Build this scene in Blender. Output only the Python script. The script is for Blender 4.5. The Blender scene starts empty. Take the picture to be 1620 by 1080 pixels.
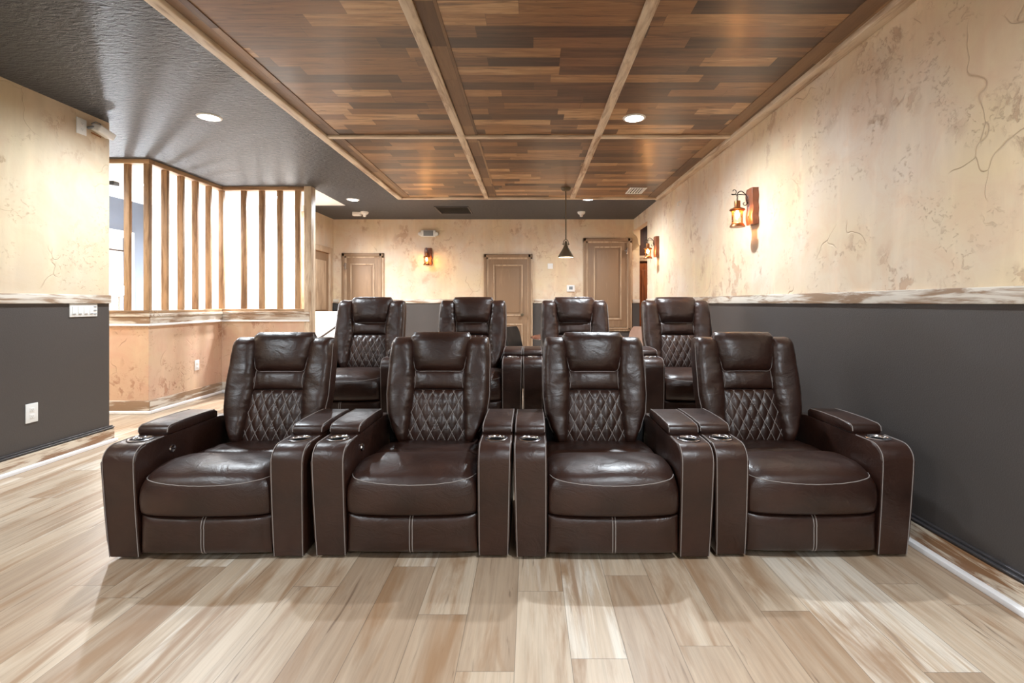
import bpy, bmesh, math, random
from mathutils import Vector, Matrix
import numpy as np
random.seed(4)
PI = math.pi
S = bpy.context.scene
COL = S.collection

# ------------------------------------------------------------------ camera
CZ = 1.2
cd = bpy.data.cameras.new('camera'); cam = bpy.data.objects.new('camera', cd); COL.objects.link(cam)
cd.sensor_width = 36; cd.lens = 780/1620*36
cd.shift_x = -28/1620; cd.shift_y = -61/1620; cd.clip_start = .05
cam.location = (0, 0, CZ); cam.rotation_euler = (PI/2, 0, 0)
S.camera = cam
# ------------------------------------------------------------------ light and exposure
S.view_settings.view_transform = 'Standard'; S.view_settings.look = 'None'
S.view_settings.gamma = 1; S.view_settings.use_curve_mapping = False
S.view_settings.exposure = 0.92
W = bpy.data.worlds.new('world'); S.world = W; W.use_nodes = True
W.node_tree.nodes['Background'].inputs[0].default_value = (.8, .87, 1, 1)
W.node_tree.nodes['Background'].inputs[1].default_value = .3
DOWN_W = 40; STAIR_FILL_W = 90; GLOBE_E = 420; SCONCE_E = 110; PENDANT_E = 60
CEIL = 2.76; WX = 1.94; LX = -3.65; BY = 9.2

# ------------------------------------------------------------------ materials
def srgb(r, g, b):
    f = lambda c: (c/255/12.92) if c <= 10 else ((c/255+.055)/1.055)**2.4
    return (f(r), f(g), f(b), 1)
class NT:
    def __init__(s, name):
        s.m = bpy.data.materials.new(name); s.m.use_nodes = True
        s.n = s.m.node_tree.nodes; s.l = s.m.node_tree.links
        s.b = s.n['Principled BSDF']
    def _in(s, sock, v):
        if v is None: return
        if isinstance(v, bpy.types.NodeSocket): s.l.new(v, sock)
        else: sock.default_value = v
    def math(s, op, a, b=None, c=None, clamp=False):
        n = s.n.new('ShaderNodeMath'); n.operation = op; n.use_clamp = clamp
        s._in(n.inputs[0], a); s._in(n.inputs[1], b); s._in(n.inputs[2], c); return n.outputs[0]
    def pos(s):
        g = s.n.new('ShaderNodeNewGeometry'); x = s.n.new('ShaderNodeSeparateXYZ'); s.l.new(g.outputs['Position'], x.inputs[0])
        return x.outputs[0], x.outputs[1], x.outputs[2]
    def objc(s):
        g = s.n.new('ShaderNodeTexCoord'); x = s.n.new('ShaderNodeSeparateXYZ'); s.l.new(g.outputs['Object'], x.inputs[0])
        return x.outputs[0], x.outputs[1], x.outputs[2]
    def vec(s, x, y, z=0.):
        n = s.n.new('ShaderNodeCombineXYZ')
        for i, v in enumerate((x, y, z)): s._in(n.inputs[i], v)
        return n.outputs[0]
    def scale(s, c, k):
        return s.vec(*[s.math('MULTIPLY', c[i], k[i]) for i in range(3)])
    def noise(s, v, scale=1., detail=4., rough=.55, dist=0.):
        n = s.n.new('ShaderNodeTexNoise'); s.l.new(v, n.inputs['Vector'])
        n.inputs['Scale'].default_value = scale; n.inputs['Detail'].default_value = detail
        n.inputs['Roughness'].default_value = rough; n.inputs['Distortion'].default_value = dist
        return n.outputs[0]
    def white(s, v):
        n = s.n.new('ShaderNodeTexWhiteNoise'); n.noise_dimensions = '3D'; s.l.new(v, n.inputs[0]); return n.outputs[0]
    def ramp(s, f, stops, interp='LINEAR'):
        n = s.n.new('ShaderNodeValToRGB'); s._in(n.inputs[0], f); e = n.color_ramp; e.interpolation = interp
        while len(e.elements) < len(stops): e.elements.new(.5)
        for el, (p, c) in zip(e.elements, stops): el.position = p; el.color = c if len(c) == 4 else (*c, 1)
        return n.outputs[0]
    def mix(s, f, a, b, mode='MIX'):
        n = s.n.new('ShaderNodeMix'); n.data_type = 'RGBA'; n.blend_type = mode
        s._in(n.inputs[0], f); s._in(n.inputs[6], a); s._in(n.inputs[7], b); return n.outputs[2]
    def bump(s, h, strength=.3, dist=.01, prev=None):
        n = s.n.new('ShaderNodeBump'); n.inputs['Strength'].default_value = strength; n.inputs['Distance'].default_value = dist
        s.l.new(h, n.inputs['Height'])
        if prev: s.l.new(prev, n.inputs['Normal'])
        s.l.new(n.outputs[0], s.b.inputs['Normal']); return n.outputs[0]
    def set(s, col=None, rough=None, metal=None, spec=None):
        s._in(s.b.inputs['Base Color'], col); s._in(s.b.inputs['Roughness'], rough)
        s._in(s.b.inputs['Metallic'], metal); s._in(s.b.inputs['Specular IOR Level'], spec)
        return s
def BW(v): return (v, v, v, 1)

def m_plain(name, col, rough=.5, metal=0., n_amp=.12, nscale=25.):
    t = NT(name); n = t.noise(t.scale(t.objc(), (1, 1, 1)), nscale, 3)
    c2 = tuple(max(0, c*(1-n_amp*2)) for c in col[:3])+(1,)
    t.set(t.mix(n, col, c2), rough, metal); return t.m
def m_emit(name, col, e):
    t = NT(name); t.set(BW(.8), .5); t.b.inputs['Emission Color'].default_value = col
    t.b.inputs['Emission Strength'].default_value = e; return t.m

def m_planks(name, ax, w, lmin, lvar, stops, grain, gstr, rough, blot=None):
    t = NT(name); p = t.pos(); across = p[0] if ax == 'y' else p[1]; along = p[1] if ax == 'y' else p[0]
    across = t.math('ADD', across, 20.); along = t.math('ADD', along, 40.)
    q = t.math('DIVIDE', across, w); row = t.math('FLOOR', q); fr = t.math('FRACT', q)
    r1 = t.white(t.vec(row, 3.3, 1.)); r2 = t.white(t.vec(row, 7.7, 2.))
    L = t.math('MULTIPLY_ADD', r1, lvar, lmin)
    u = t.math('DIVIDE', t.math('MULTIPLY_ADD', r2, 5., along), L); cell = t.math('FLOOR', u); fu = t.math('FRACT', u)
    key = t.white(t.vec(row, cell, 5.)); key2 = t.white(t.vec(row, cell, 9.))
    ea = t.math('MULTIPLY', t.math('MINIMUM', fr, t.math('SUBTRACT', 1., fr)), w)
    el = t.math('MULTIPLY', t.math('MINIMUM', fu, t.math('SUBTRACT', 1., fu)), L)
    seam = t.math('LESS_THAN', t.math('MINIMUM', ea, el), .0014)
    g = t.noise(t.vec(t.math('MULTIPLY', across, grain[0]), t.math('MULTIPLY', along, grain[1]), t.math('MULTIPLY', key, 31.)), 1., 6, .62, .6)
    g2 = t.noise(t.vec(t.math('MULTIPLY', across, grain[0]*3.5), t.math('MULTIPLY', along, grain[1]*1.6), t.math('MULTIPLY', key2, 17.)), 1., 4, .6, .4)
    f = t.math('ADD', key, t.math('MULTIPLY', t.math('SUBTRACT', g, .5), gstr))
    c = t.ramp(f, stops)
    c = t.mix(t.math('MULTIPLY', t.ramp(g2, [(.45, BW(0)), (.75, BW(1))]), .35), c, t.mix(1., c, BW(.45), 'MULTIPLY'))
    if blot:
        b = t.noise(t.vec(t.math('MULTIPLY', across, blot[0]), t.math('MULTIPLY', along, blot[1]), t.math('MULTIPLY', key2, 13.)), 1., 5, .6, .9)
        c = t.mix(t.math('MULTIPLY', t.ramp(b, [(blot[2], BW(0)), (blot[2]+.17, BW(1))]), blot[3]), c, blot[4])
        k = t.noise(t.vec(t.math('MULTIPLY', across, blot[0]*2.3), t.math('MULTIPLY', along, blot[1]*1.9), t.math('MULTIPLY', key, 23.)), 1., 3, .5, 1.6)
        c = t.mix(t.math('MULTIPLY', t.ramp(k, [(.66, BW(0)), (.74, BW(1))]), .6), c, blot[5])
    c = t.mix(t.math('MULTIPLY', seam, .6), c, t.mix(1., c, BW(.3), 'MULTIPLY'))
    t.set(c, rough)
    t.bump(t.math('SUBTRACT', t.math('MULTIPLY', g2, .25), seam), .25, .002)
    return t.m
M = {}
M['floor'] = m_planks('oak_floor', 'y', .19, 1.15, .3,
    [(0, srgb(166, 143, 120)), (.4, srgb(186, 165, 142)), (.65, srgb(200, 182, 160)), (.85, srgb(194, 173, 149)), (1, srgb(216, 204, 188))],
    (26, 1.6), 1.1, .4, (9, 1.0, .49, .75, srgb(146, 111, 78), srgb(84, 58, 40)))
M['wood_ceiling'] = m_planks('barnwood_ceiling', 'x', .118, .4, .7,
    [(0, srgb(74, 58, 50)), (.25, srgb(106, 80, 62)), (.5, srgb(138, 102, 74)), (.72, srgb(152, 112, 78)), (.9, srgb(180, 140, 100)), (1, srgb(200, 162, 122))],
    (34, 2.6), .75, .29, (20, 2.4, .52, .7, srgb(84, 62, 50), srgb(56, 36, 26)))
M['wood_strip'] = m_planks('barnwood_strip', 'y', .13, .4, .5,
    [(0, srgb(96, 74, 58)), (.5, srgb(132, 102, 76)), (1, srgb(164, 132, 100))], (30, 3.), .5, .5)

def m_plaster(name, hz, base, pink, yellow, patch, amt):
    t = NT(name); p = t.pos(); v = t.vec(t.math('ADD', p[0], 0.), p[1], p[2])
    a = t.noise(v, 1.1, 3); b = t.noise(v, 3.1, 6, .65, .8)
    c = t.mix(t.ramp(a, [(.35, BW(0)), (.68, BW(1))]), base, yellow)
    c = t.mix(t.math('MULTIPLY', t.ramp(b, [(.45, BW(0)), (.72, BW(1))]), .75), c, pink)
    st = t.noise(t.scale(p, (7, 7, 1.3)), 1., 5, .6)
    c = t.mix(t.math('MULTIPLY', t.ramp(st, [(.5, BW(0)), (.75, BW(1))]), .4), c, t.mix(1., c, BW(1.3), 'MULTIPLY'))
    # flaking patches, gated to sparse places
    g = t.noise(t.vec(t.math('MULTIPLY', p[0], 1.), p[1], t.math('MULTIPLY', p[2], .8)), 2.4, 2)
    h = t.noise(t.scale(p, (1, 1, .85)), 8., 9, .7, .3)
    fl = t.math('MULTIPLY', t.ramp(g, [(.54, BW(0)), (.64, BW(1))]), t.ramp(h, [(.52, BW(0)), (.57, BW(1))]))
    c = t.mix(t.math('MULTIPLY', fl, amt), c, patch)
    h2 = t.noise(t.scale(p, (1, 1, 1.2)), 26., 8, .7, .5); g2 = t.noise(t.vec(*p), 3.7, 3)
    fk = t.math('MULTIPLY', t.ramp(h2, [(.56, BW(0)), (.63, BW(1))]), t.ramp(g2, [(.5, BW(0)), (.62, BW(1))]))
    c = t.mix(t.math('MULTIPLY', fk, amt*.55), c, patch)
    vo = t.n.new('ShaderNodeTexVoronoi'); vo.feature = 'DISTANCE_TO_EDGE'; vo.inputs['Scale'].default_value = 1.5
    wv = t.n.new('ShaderNodeTexNoise'); wv.inputs['Scale'].default_value = 3.; t.l.new(v, wv.inputs['Vector'])
    va = t.n.new('ShaderNodeVectorMath'); va.operation = 'MULTIPLY_ADD'; t.l.new(wv.outputs[1], va.inputs[0]); va.inputs[1].default_value = (.5, .5, .5); t.l.new(v, va.inputs[2])
    t.l.new(va.outputs[0], vo.inputs['Vector'])
    cr = t.math('MULTIPLY', t.ramp(vo.outputs[0], [(0, BW(1)), (.006, BW(0))]), t.ramp(t.noise(v, 2.2, 1), [(.56, BW(0)), (.6, BW(1))]))
    c = t.mix(t.math('MULTIPLY', cr, .35), c, patch)
    t.set(c, .62)
    t.bump(t.math('SUBTRACT', t.math('MULTIPLY', b, .5), t.math('ADD', t.math('ADD', t.math('MULTIPLY', fl, .5), t.math('MULTIPLY', fk, .5)), cr)), .6, .008)
    return t.m
M['plaster'] = m_plaster('aged_plaster', 0, srgb(224, 208, 190), srgb(220, 188, 158), srgb(226, 204, 166), srgb(184, 146, 116), .6)
M['plaster_left'] = m_plaster('aged_plaster_left', 0, srgb(216, 198, 174), srgb(210, 182, 150), srgb(216, 198, 164), srgb(190, 156, 124), .5)
M['plaster_peach'] = m_plaster('peach_plaster', 0, srgb(208, 176, 154), srgb(204, 160, 138), srgb(208, 180, 150), srgb(168, 120, 94), .7)

def m_paint(name, col, rough=.5, bs=.25, bscale=220., aniso=(1, 1, 1), bd=.004):
    t = NT(name); p = t.pos(); n = t.noise(t.scale(p, aniso), bscale, 3, .6, .6); a = t.noise(t.vec(*p), 1.6, 3)
    t.set(t.mix(t.math('MULTIPLY', a, .5), col, tuple(c*.8 for c in col[:3])+(1,)), rough); t.bump(n, bs, bd); return t.m
M['dark_wall'] = m_paint('charcoal_paint', srgb(76, 71, 69), .5, .4, 150)
M['dark_ceiling'] = m_paint('charcoal_textured_ceiling', srgb(64, 68, 75), .45, 1., 17, (1, 2.6, 1), .02)
M['white_paint'] = m_paint('white_paint', srgb(238, 236, 232), .6, .1)
M['grey_paint'] = m_paint('blue_grey_paint', srgb(84, 92, 106), .6, .1)
M['screen_wall'] = m_paint('front_wall_paint', srgb(200, 196, 190), .6, .1)

def m_distress(name, ax, base, brown, k0=.52, k1=.66, amt=.85, rough=.55):
    t = NT(name); p = t.pos(); kk = {'x': (2.0, 20, 20), 'y': (20, 2.0, 20), 'z': (20, 20, 2.0)}[ax]
    n = t.noise(t.scale(p, kk), 1., 6, .65, .8); g = t.noise(t.scale(p, tuple(v*2.5 for v in kk)), 1., 4, .6, .3)
    q = tuple(1.9 if c == 2.0 else 4 for c in kk)
    z = t.noise(t.scale(p, q), 1., 2)
    f = t.math('ADD', t.math('MULTIPLY', n, .6), t.math('ADD', t.math('MULTIPLY', z, .3), t.math('MULTIPLY', g, .15)))
    c = t.mix(t.math('MULTIPLY', t.ramp(f, [(k0, BW(0)), (k1, BW(1))]), amt), base, brown)
    t.set(c, rough); t.bump(g, .25, .003); return t.m
wh = srgb(216, 208, 196); br = srgb(140, 108, 78)
for a in 'xyz':
    M['distress_'+a] = m_distress('whitewashed_wood_'+a, a, wh, br, .50, .58, .9)
    M['beam_'+a] = m_distress('rubbed_beam_wood_'+a, a, srgb(222, 204, 180), srgb(150, 116, 86), .49, .64)
    M['slat_'+a] = m_distress('brown_slat_wood_'+a, a, srgb(178, 146, 112), srgb(116, 86, 60), .49, .62)
M['distress_base'] = m_distress('worn_baseboard_wood', 'y', srgb(216, 202, 182), srgb(138, 98, 64), .49, .57, .95)
M['door'] = m_distress('taupe_door_paint', 'z', srgb(146, 118, 92), srgb(178, 146, 114), .55, .68, .5)
M['door_edge'] = m_distress('rubbed_door_edge', 'z', srgb(196, 170, 142), srgb(142, 114, 88), .49, .62, .75)
M['hall_wood'] = m_distress('red_brown_wood', 'z', srgb(150, 84, 42), srgb(86, 44, 22), .5, .62, .8, .35)
M['dark_hall'] = m_distress('dark_red_wood', 'z', srgb(82, 42, 28), srgb(50, 26, 18), .5, .62, .8, .4)
M['cap'] = m_plain('charcoal_gloss_trim', srgb(70, 68, 70), .35)
M['shoe'] = m_plain('white_gloss_trim', srgb(242, 242, 244), .35, 0, .02)
M['plastic'] = m_plain('white_plastic', srgb(238, 238, 236), .4, 0, .03)
M['plastic_grey'] = m_plain('grey_plastic', srgb(130, 134, 138), .4, 0, .03)
M['black'] = m_plain('black_plastic', srgb(16, 16, 17), .5)
M['chrome'] = m_plain('chrome', srgb(205, 205, 210), .16, 1., .03)
M['bronze'] = m_plain('aged_bronze', srgb(104, 92, 72), .45, .35)
M['copper'] = m_plain('burnished_copper', srgb(160, 104, 62), .35, .8)
M['iron'] = m_plain('dark_iron', srgb(60, 48, 42), .5, .6)
M['rail_metal'] = m_plain('dark_handrail', srgb(52, 46, 44), .4)
M['slab'] = m_distress('live_edge_wood', 'z', srgb(150, 92, 66), srgb(92, 54, 40), .48, .6, .8, .3)
M['table'] = m_distress('mahogany_table', 'x', srgb(120, 62, 42), srgb(80, 40, 28), .5, .62, .6, .25)
M['tan_fabric'] = m_plain('tan_fabric', srgb(186, 150, 130), .8)
M['thread'] = m_plain('light_thread', srgb(150, 142, 138), .6, 0, .05)
M['lamp_on'] = m_emit('downlight_glow', (1, .98, .96, 1), 22)
M['globe_on'] = m_emit('globe_glow', (.86, .93, 1, 1), GLOBE_E)
M['bulb_on'] = m_emit('amber_bulb_glow', (1, .50, .16, 1), SCONCE_E)
M['pendant_on'] = m_emit('warm_bulb_glow', (1, .8, .5, 1), PENDANT_E)
def m_glass():
    m = bpy.data.materials.new('clear_thin_glass'); m.use_nodes = True; n = m.node_tree.nodes; l = m.node_tree.links
    n.remove(n['Principled BSDF']); tr = n.new('ShaderNodeBsdfTransparent'); gl = n.new('ShaderNodeBsdfGlossy'); gl.inputs['Roughness'].default_value = .08
    tr.inputs[0].default_value = (1, .93, .85, 1); gl.inputs[0].default_value = (1, .9, .8, 1)
    mx = n.new('ShaderNodeMixShader'); fr = n.new('ShaderNodeFresnel'); fr.inputs[0].default_value = 1.5
    l.new(fr.outputs[0], mx.inputs[0]); l.new(tr.outputs[0], mx.inputs[1]); l.new(gl.outputs[0], mx.inputs[2])
    l.new(mx.outputs[0], n['Material Output'].inputs[0]); return m
M['glass'] = m_glass()
def m_leather():
    t = NT('dark_brown_leather'); o = t.objc()
    a = t.noise(t.vec(*o), 5., 3); n = t.noise(t.vec(*o), 150., 3, .6); w = t.noise(t.scale(o, (1, 1, 1.6)), 9., 5, .6, 1.)
    c = t.mix(t.ramp(a, [(.3, BW(0)), (.7, BW(1))]), srgb(38, 20, 14), srgb(55, 31, 22))
    t.set(c, t.math('MULTIPLY_ADD', a, .16, .29), spec=.6)
    b = t.bump(w, .35, .012); t.bump(n, .12, .002, b); return t.m
M['leather'] = m_leather()

# ------------------------------------------------------------------ mesh helpers
class MB:
    def __init__(s): s.v = []; s.f = []; s.mi = []; s.sm = []
    def add(s, vs, fs, mi=0, smooth=True):
        o = len(s.v); s.v += [tuple(v) for v in vs]
        for f in fs: s.f.append(tuple(i+o for i in f)); s.mi.append(mi); s.sm.append(smooth)
        return s
    def box(s, x0, x1, y0, y1, z0, z1, mi=0, bev=0., rot=None):
        bm = bmesh.new(); bmesh.ops.create_cube(bm, size=1)
        c = Vector(((x0+x1)/2, (y0+y1)/2, (z0+z1)/2))
        for v in bm.verts: v.co = Vector((v.co.x*(x1-x0), v.co.y*(y1-y0), v.co.z*(z1-z0)))
        if bev > 0: bmesh.ops.bevel(bm, geom=bm.edges[:], offset=bev, segments=3, affect='EDGES', profile=.5)
        if rot is not None: bmesh.ops.transform(bm, matrix=rot, verts=bm.verts)
        bm.verts.index_update()
        s.add([v.co+c for v in bm.verts], [[v.index for v in f.verts] for f in bm.faces], mi, bev > 0); bm.free(); return s
    def grid(s, P, mi=0, cu=False, cv=False, flip=False):
        n, m = P.shape[:2]; fs = []
        for i in range(n if cu else n-1):
            for j in range(m if cv else m-1):
                a, b, c, d = i*m+j, ((i+1) % n)*m+j, ((i+1) % n)*m+(j+1) % m, i*m+(j+1) % m
                fs.append((a, d, c, b) if flip else (a, b, c, d))
        return s.add(P.reshape(-1, 3), fs, mi)
    def tube(s, pts, r, mi=0, n=6, closed=False):
        pts = [Vector(p) for p in pts]; N = len(pts); rings = []
        up = Vector((0, 0, 1)); prev = None
        for i, p in enumerate(pts):
            if closed: t = pts[(i+1) % N]-pts[i-1]
            else: t = pts[min(i+1, N-1)]-pts[max(i-1, 0)]
            t.normalize()
            if prev is None: a = t.cross(up) if abs(t.z) < .9 else t.cross(Vector((1, 0, 0)))
            else: a = prev-t*prev.dot(t)
            a.normalize(); prev = a.copy(); b = t.cross(a)
            rr = r[i] if isinstance(r, (list, tuple)) else r
            rings.append([p+(a*math.cos(k*2*PI/n)+b*math.sin(k*2*PI/n))*rr for k in range(n)])
        P = np.array([[list(q) for q in ring] for ring in rings]); s.grid(P, mi, closed, True, True)
        if not closed:
            o = len(s.v)-N*n; s.f.append(tuple(range(o, o+n))); s.mi.append(mi); s.sm.append(False)
            s.f.append(tuple(reversed(range(len(s.v)-n, len(s.v))))); s.mi.append(mi); s.sm.append(False)
        return s
    def lathe(s, prof, mi=0, n=24, c=(0, 0, 0), axis='z'):
        P = []
        for k in range(n):
            a = k*2*PI/n; row = []
            for r, z in prof:
                q = (r*math.cos(a), r*math.sin(a), z)
                if axis == 'y': q = (q[0], q[2], q[1])
                if axis == 'x': q = (q[2], q[0], q[1])
                row.append((q[0]+c[0], q[1]+c[1], q[2]+c[2]))
            P.append(row)
        return s.grid(np.array(P), mi, True, False)
    def prism(s, poly, x0, x1, mi=0, bev=0., seg=3):
        """poly of (y,z) extruded along x"""
        bm = bmesh.new(); a = [bm.verts.new((x0, y, z)) for y, z in poly]; b = [bm.verts.new((x1, y, z)) for y, z in poly]
        n = len(poly); c0 = bm.faces.new(a); c1 = bm.faces.new(list(reversed(b)))
        for i in range(n): bm.faces.new((a[(i+1) % n], a[i], b[i], b[(i+1) % n]))
        if bev > 0: bmesh.ops.bevel(bm, geom=list(set(c0.edges[:]+c1.edges[:])), offset=bev, segments=seg, affect='EDGES', profile=.5)
        bmesh.ops.recalc_face_normals(bm, faces=bm.faces); bm.verts.index_update()
        s.add([v.co[:] for v in bm.verts], [[v.index for v in f.verts] for f in bm.faces], mi, bev > 0); bm.free(); return s
    def build(s, name, mats, parent=None, recalc=True, loc=None):
        me = bpy.data.meshes.new(name); me.from_pydata([tuple(map(float, v)) for v in s.v], [], s.f)
        if not isinstance(mats, (list, tuple)): mats = [mats]
        for m in mats: me.materials.append(M[m])
        me.polygons.foreach_set('material_index', s.mi); me.polygons.foreach_set('use_smooth', s.sm)
        if recalc:
            bm = bmesh.new(); bm.from_mesh(me); bmesh.ops.recalc_face_normals(bm, faces=bm.faces); bm.to_mesh(me); bm.free()
        me.update(); me.set_sharp_from_angle(angle=math.radians(50))
        o = bpy.data.objects.new(name, me); COL.objects.link(o)
        if parent is not None: o.parent = parent
        if loc: o.location = loc
        return o
def thing(name, label, cat, loc=(0, 0, 0), rz=0, group=None):
    o = bpy.data.objects.new(name, None); COL.objects.link(o); o.location = loc; o.rotation_euler.z = rz
    o.empty_display_size = .1; return tag(o, label, cat, group)
def tag(o, label, cat, group=None):
    o['label'] = label; o['category'] = cat
    if group: o['group'] = group
    return o
def struct(o): o['kind'] = 'structure'; return o
def dup(root, loc, rz=0, label=None):
    r = root.copy(); COL.objects.link(r); r.location = loc; r.rotation_euler.z = rz
    if label: r['label'] = label
    for ch in list(root.children):
        c = ch.copy(); COL.objects.link(c); c.parent = r
        for g in ch.children:
            d = g.copy(); COL.objects.link(d); d.parent = c
    return r

# ------------------------------------------------------------------ room shell
FY = -3.2
mb = MB(); mb.box(-7.6, 3.4, FY-.1, 10.2, -.1, 0); struct(mb.build('floor', 'floor'))
# riser platform of the second row
RZ = .235
mb = MB(); mb.box(-2.08, WX-.001, 3.62, 5.55, 0, RZ, 0); mb.box(-2.1, WX-.001, 3.59, 3.62, RZ-.03, RZ+.004, 1)
struct(mb.build('floor_riser', ['floor', 'beam_x']))
# ceiling, charcoal
mb = MB()
for x0, x1, y0, y1 in ((-1.93, 1.94, 7.27, 9.2), (-4.12, -1.93, FY, 6.6), (-2.95, -1.93, 6.6, 9.2), (-7.6, -4.12, FY, 5.33), (-3.66, -2.95, 7.9, 9.2)):
    mb.box(x0, x1, y0, y1, CEIL, CEIL+.08)
struct(mb.build('ceiling', 'dark_ceiling'))
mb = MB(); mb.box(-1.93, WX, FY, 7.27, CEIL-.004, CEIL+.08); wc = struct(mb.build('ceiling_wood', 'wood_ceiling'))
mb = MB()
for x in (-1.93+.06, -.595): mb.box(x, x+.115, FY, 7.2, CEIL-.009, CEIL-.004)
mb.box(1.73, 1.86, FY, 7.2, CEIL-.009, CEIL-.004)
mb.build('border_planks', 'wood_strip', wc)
mb = MB(); mb.box(-7.6, -4.13, 5.34, 7.9, CEIL, CEIL+.08); mb.box(-4.13, -2.95, 6.61, 7.9, CEIL, CEIL+.08)
struct(mb.build('ceiling_stairwell', 'white_paint'))
mb = MB(); mb.box(1.95, 3.3, 7.9, 10.1, CEIL, CEIL+.08); struct(mb.build('ceiling_hall', 'dark_ceiling'))
# trims of the wood ceiling
def trim(i, m, *b, bev=.006): 
    mb = MB(); mb.box(*b, bev=bev); return struct(mb.build('trim_%d' % i, m))
T = CEIL
trim(1, 'beam_y', -1.95, -1.875, FY, 7.30, T-.034, T+.0)
trim(2, 'beam_y', -.668, -.600, FY, 7.24, T-.028, T-.009)
trim(3, 'beam_y', .595, .663, FY, 7.24, T-.028, T-.004)
trim(4, 'beam_y', 1.86, 1.939, FY, 7.30, T-.045, T+.0)
trim(5, 'beam_x', -1.88, 1.88, 4.56, 4.625, T-.026, T-.004)
trim(6, 'beam_x', -1.9, 1.9, 7.24, 7.30, T-.034, T+.0)
trim(7, 'beam_x', -1.88, 1.88, 1.88, 1.945, T-.026, T-.004)
trim(8, 'beam_x', -1.88, 1.88, -.80, -.735, T-.026, T-.004)
# walls
def wall(name, x0, x1, y0, y1, up='plaster', z1=None):
    z1 = z1 or CEIL; mb = MB(); mb.box(x0, x1, y0, y1, 0, 1.2, 1); mb.box(x0, x1, y0, y1, 1.2, z1, 0)
    return struct(mb.build(name, [up, 'dark_wall']))
wall('wall_right', WX, WX+.11, FY, 8.13)
mb = MB(); mb.box(WX, WX+.11, 8.13, BY, 2.55, CEIL); struct(mb.build('wall_right_header', 'plaster'))
wall('wall_back', -3.78, WX+.11, BY, BY+.12)
wall('wall_left', LX-.12, LX, FY, 4.28, 'plaster_left')
mb = MB(); mb.box(-7.6, LX-.12, 4.16, 4.28, 0, CEIL); struct(mb.build('wall_left_return', 'plaster_left'))
mb = MB(); mb.box(-7.6, WX+.1, FY-.1, FY, 0, CEIL); struct(mb.build('wall_front', 'screen_wall'))
wall('wall_side', -3.78, -3.66, 7.9, BY)
# stair room behind the slats
mb = MB(); mb.box(-7.6, -3.62, 7.9, 8.0, 0, CEIL); struct(mb.build('wall_stair_back', 'white_paint'))
mb = MB(); mb.box(-3.7, -2.93, 7.9, 8.0, 0, 1.06); struct(mb.build('wall_stair_low', 'white_paint'))
mb = MB(); mb.box(-3.66, -3.58, 7.86, 7.9, 0, 2.66); struct(mb.build('trim_9', 'slat_z'))
mb = MB()
mb.box(-6.24, -6.12, 7.56, 7.9, 0, CEIL); mb.box(-6.24, -6.12, 5.34, 6.3, 0, CEIL); mb.box(-6.24, -6.12, 6.3, 7.56, 2.22, CEIL)
struct(mb.build('wall_stair_left', 'grey_paint'))
mb = MB(); mb.box(-7.6, -7.5, 4.28, 7.9, 0, CEIL); struct(mb.build('wall_far_left', 'plaster_peach'))
mb = MB()
mb.box(-6.12, -6.09, 7.48, 7.6, 0, 2.28, bev=.004); mb.box(-6.12, -6.09, 6.26, 6.38, 0, 2.28, bev=.004); mb.box(-6.12, -6.09, 6.38, 7.48, 2.18, 2.28, bev=.004)
struct(mb.build('trim_10', 'shoe'))
mb = MB(); mb.box(-6.22, -6.14, 6.38, 7.56, 0, .9); mb.box(-6.2, -6.17, 6.38, 7.56, 1.98, 2.0, 1)
struct(mb.build('wall_stair_niche', ['plaster_peach', 'iron']))
# half wall (partition): A along x, B along y, C along x
PX = -4.12; PA = 5.33; PC = 6.6; PE = -2.95
def half(name, x0, x1, y0, y1):
    mb = MB(); mb.box(x0, x1, y0, y1, 0, 1.05); return struct(mb.build(name, 'plaster_peach'))
half('wall_half_near', -7.5, PX, PA, PA+.11); half('wall_half_side', PX-.11, PX, PA+.11, PC); half('wall_half_far', PX-.11, PE, PC, PC+.11)
i = 11
def rail3(i, z0, z1, d, m, bev=.004, top=False):
    for x0, x1, y0, y1, ax in ((-7.5, PX+d, PA-d, PA if not top else PA+.11+d, 'x'), (PX if not top else PX-.11-d, PX+d, PA if not top else PA+.11+d, PC-d, 'y'), (PX if not top else PX-.11-d, PE+.01, PC-d, PC if not top else PC+.11+d, 'x')):
        mb = MB(); mb.box(x0, x1, y0, y1, z0, z1, bev=bev); struct(mb.build('trim_%d' % i, (m+'_'+ax) if m != 'shoe' else m)); i += 1
    return i
i = rail3(i, .95, .975, .030, 'shoe')
i = rail3(i, .975, 1.05, .022, 'distress')
i = rail3(i, 1.05, 1.085, .035, 'distress', top=True)
i = rail3(i, 1.085, 1.12, .012, 'slat', top=True)
i = rail3(i, .02, .145, .016, 'distress')
i = rail3(i, 0, .035, .034, 'shoe', .01)
def rail3h(i, z0, z1, m):
    for x0, x1, y0, y1, ax in ((-7.5, PX+.005, PA, PA+.09, 'x'), (PX-.09, PX+.005, PA+.09, PC, 'y'), (PX-.09, PE, PC, PC+.09, 'x')):
        mb = MB(); mb.box(x0, x1, y0, y1, z0, z1, bev=.003); struct(mb.build('trim_%d' % i, m+'_'+ax)); i += 1
    return i
i = rail3h(i, CEIL-.05, CEIL-.001, 'slat')
# end post, floor to ceiling
mb = MB(); mb.box(PE-.065, PE+.03, PC-.015, PC+.12, 0, CEIL, bev=.004); struct(mb.build('trim_%d' % i, 'beam_z')); i += 1
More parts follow.
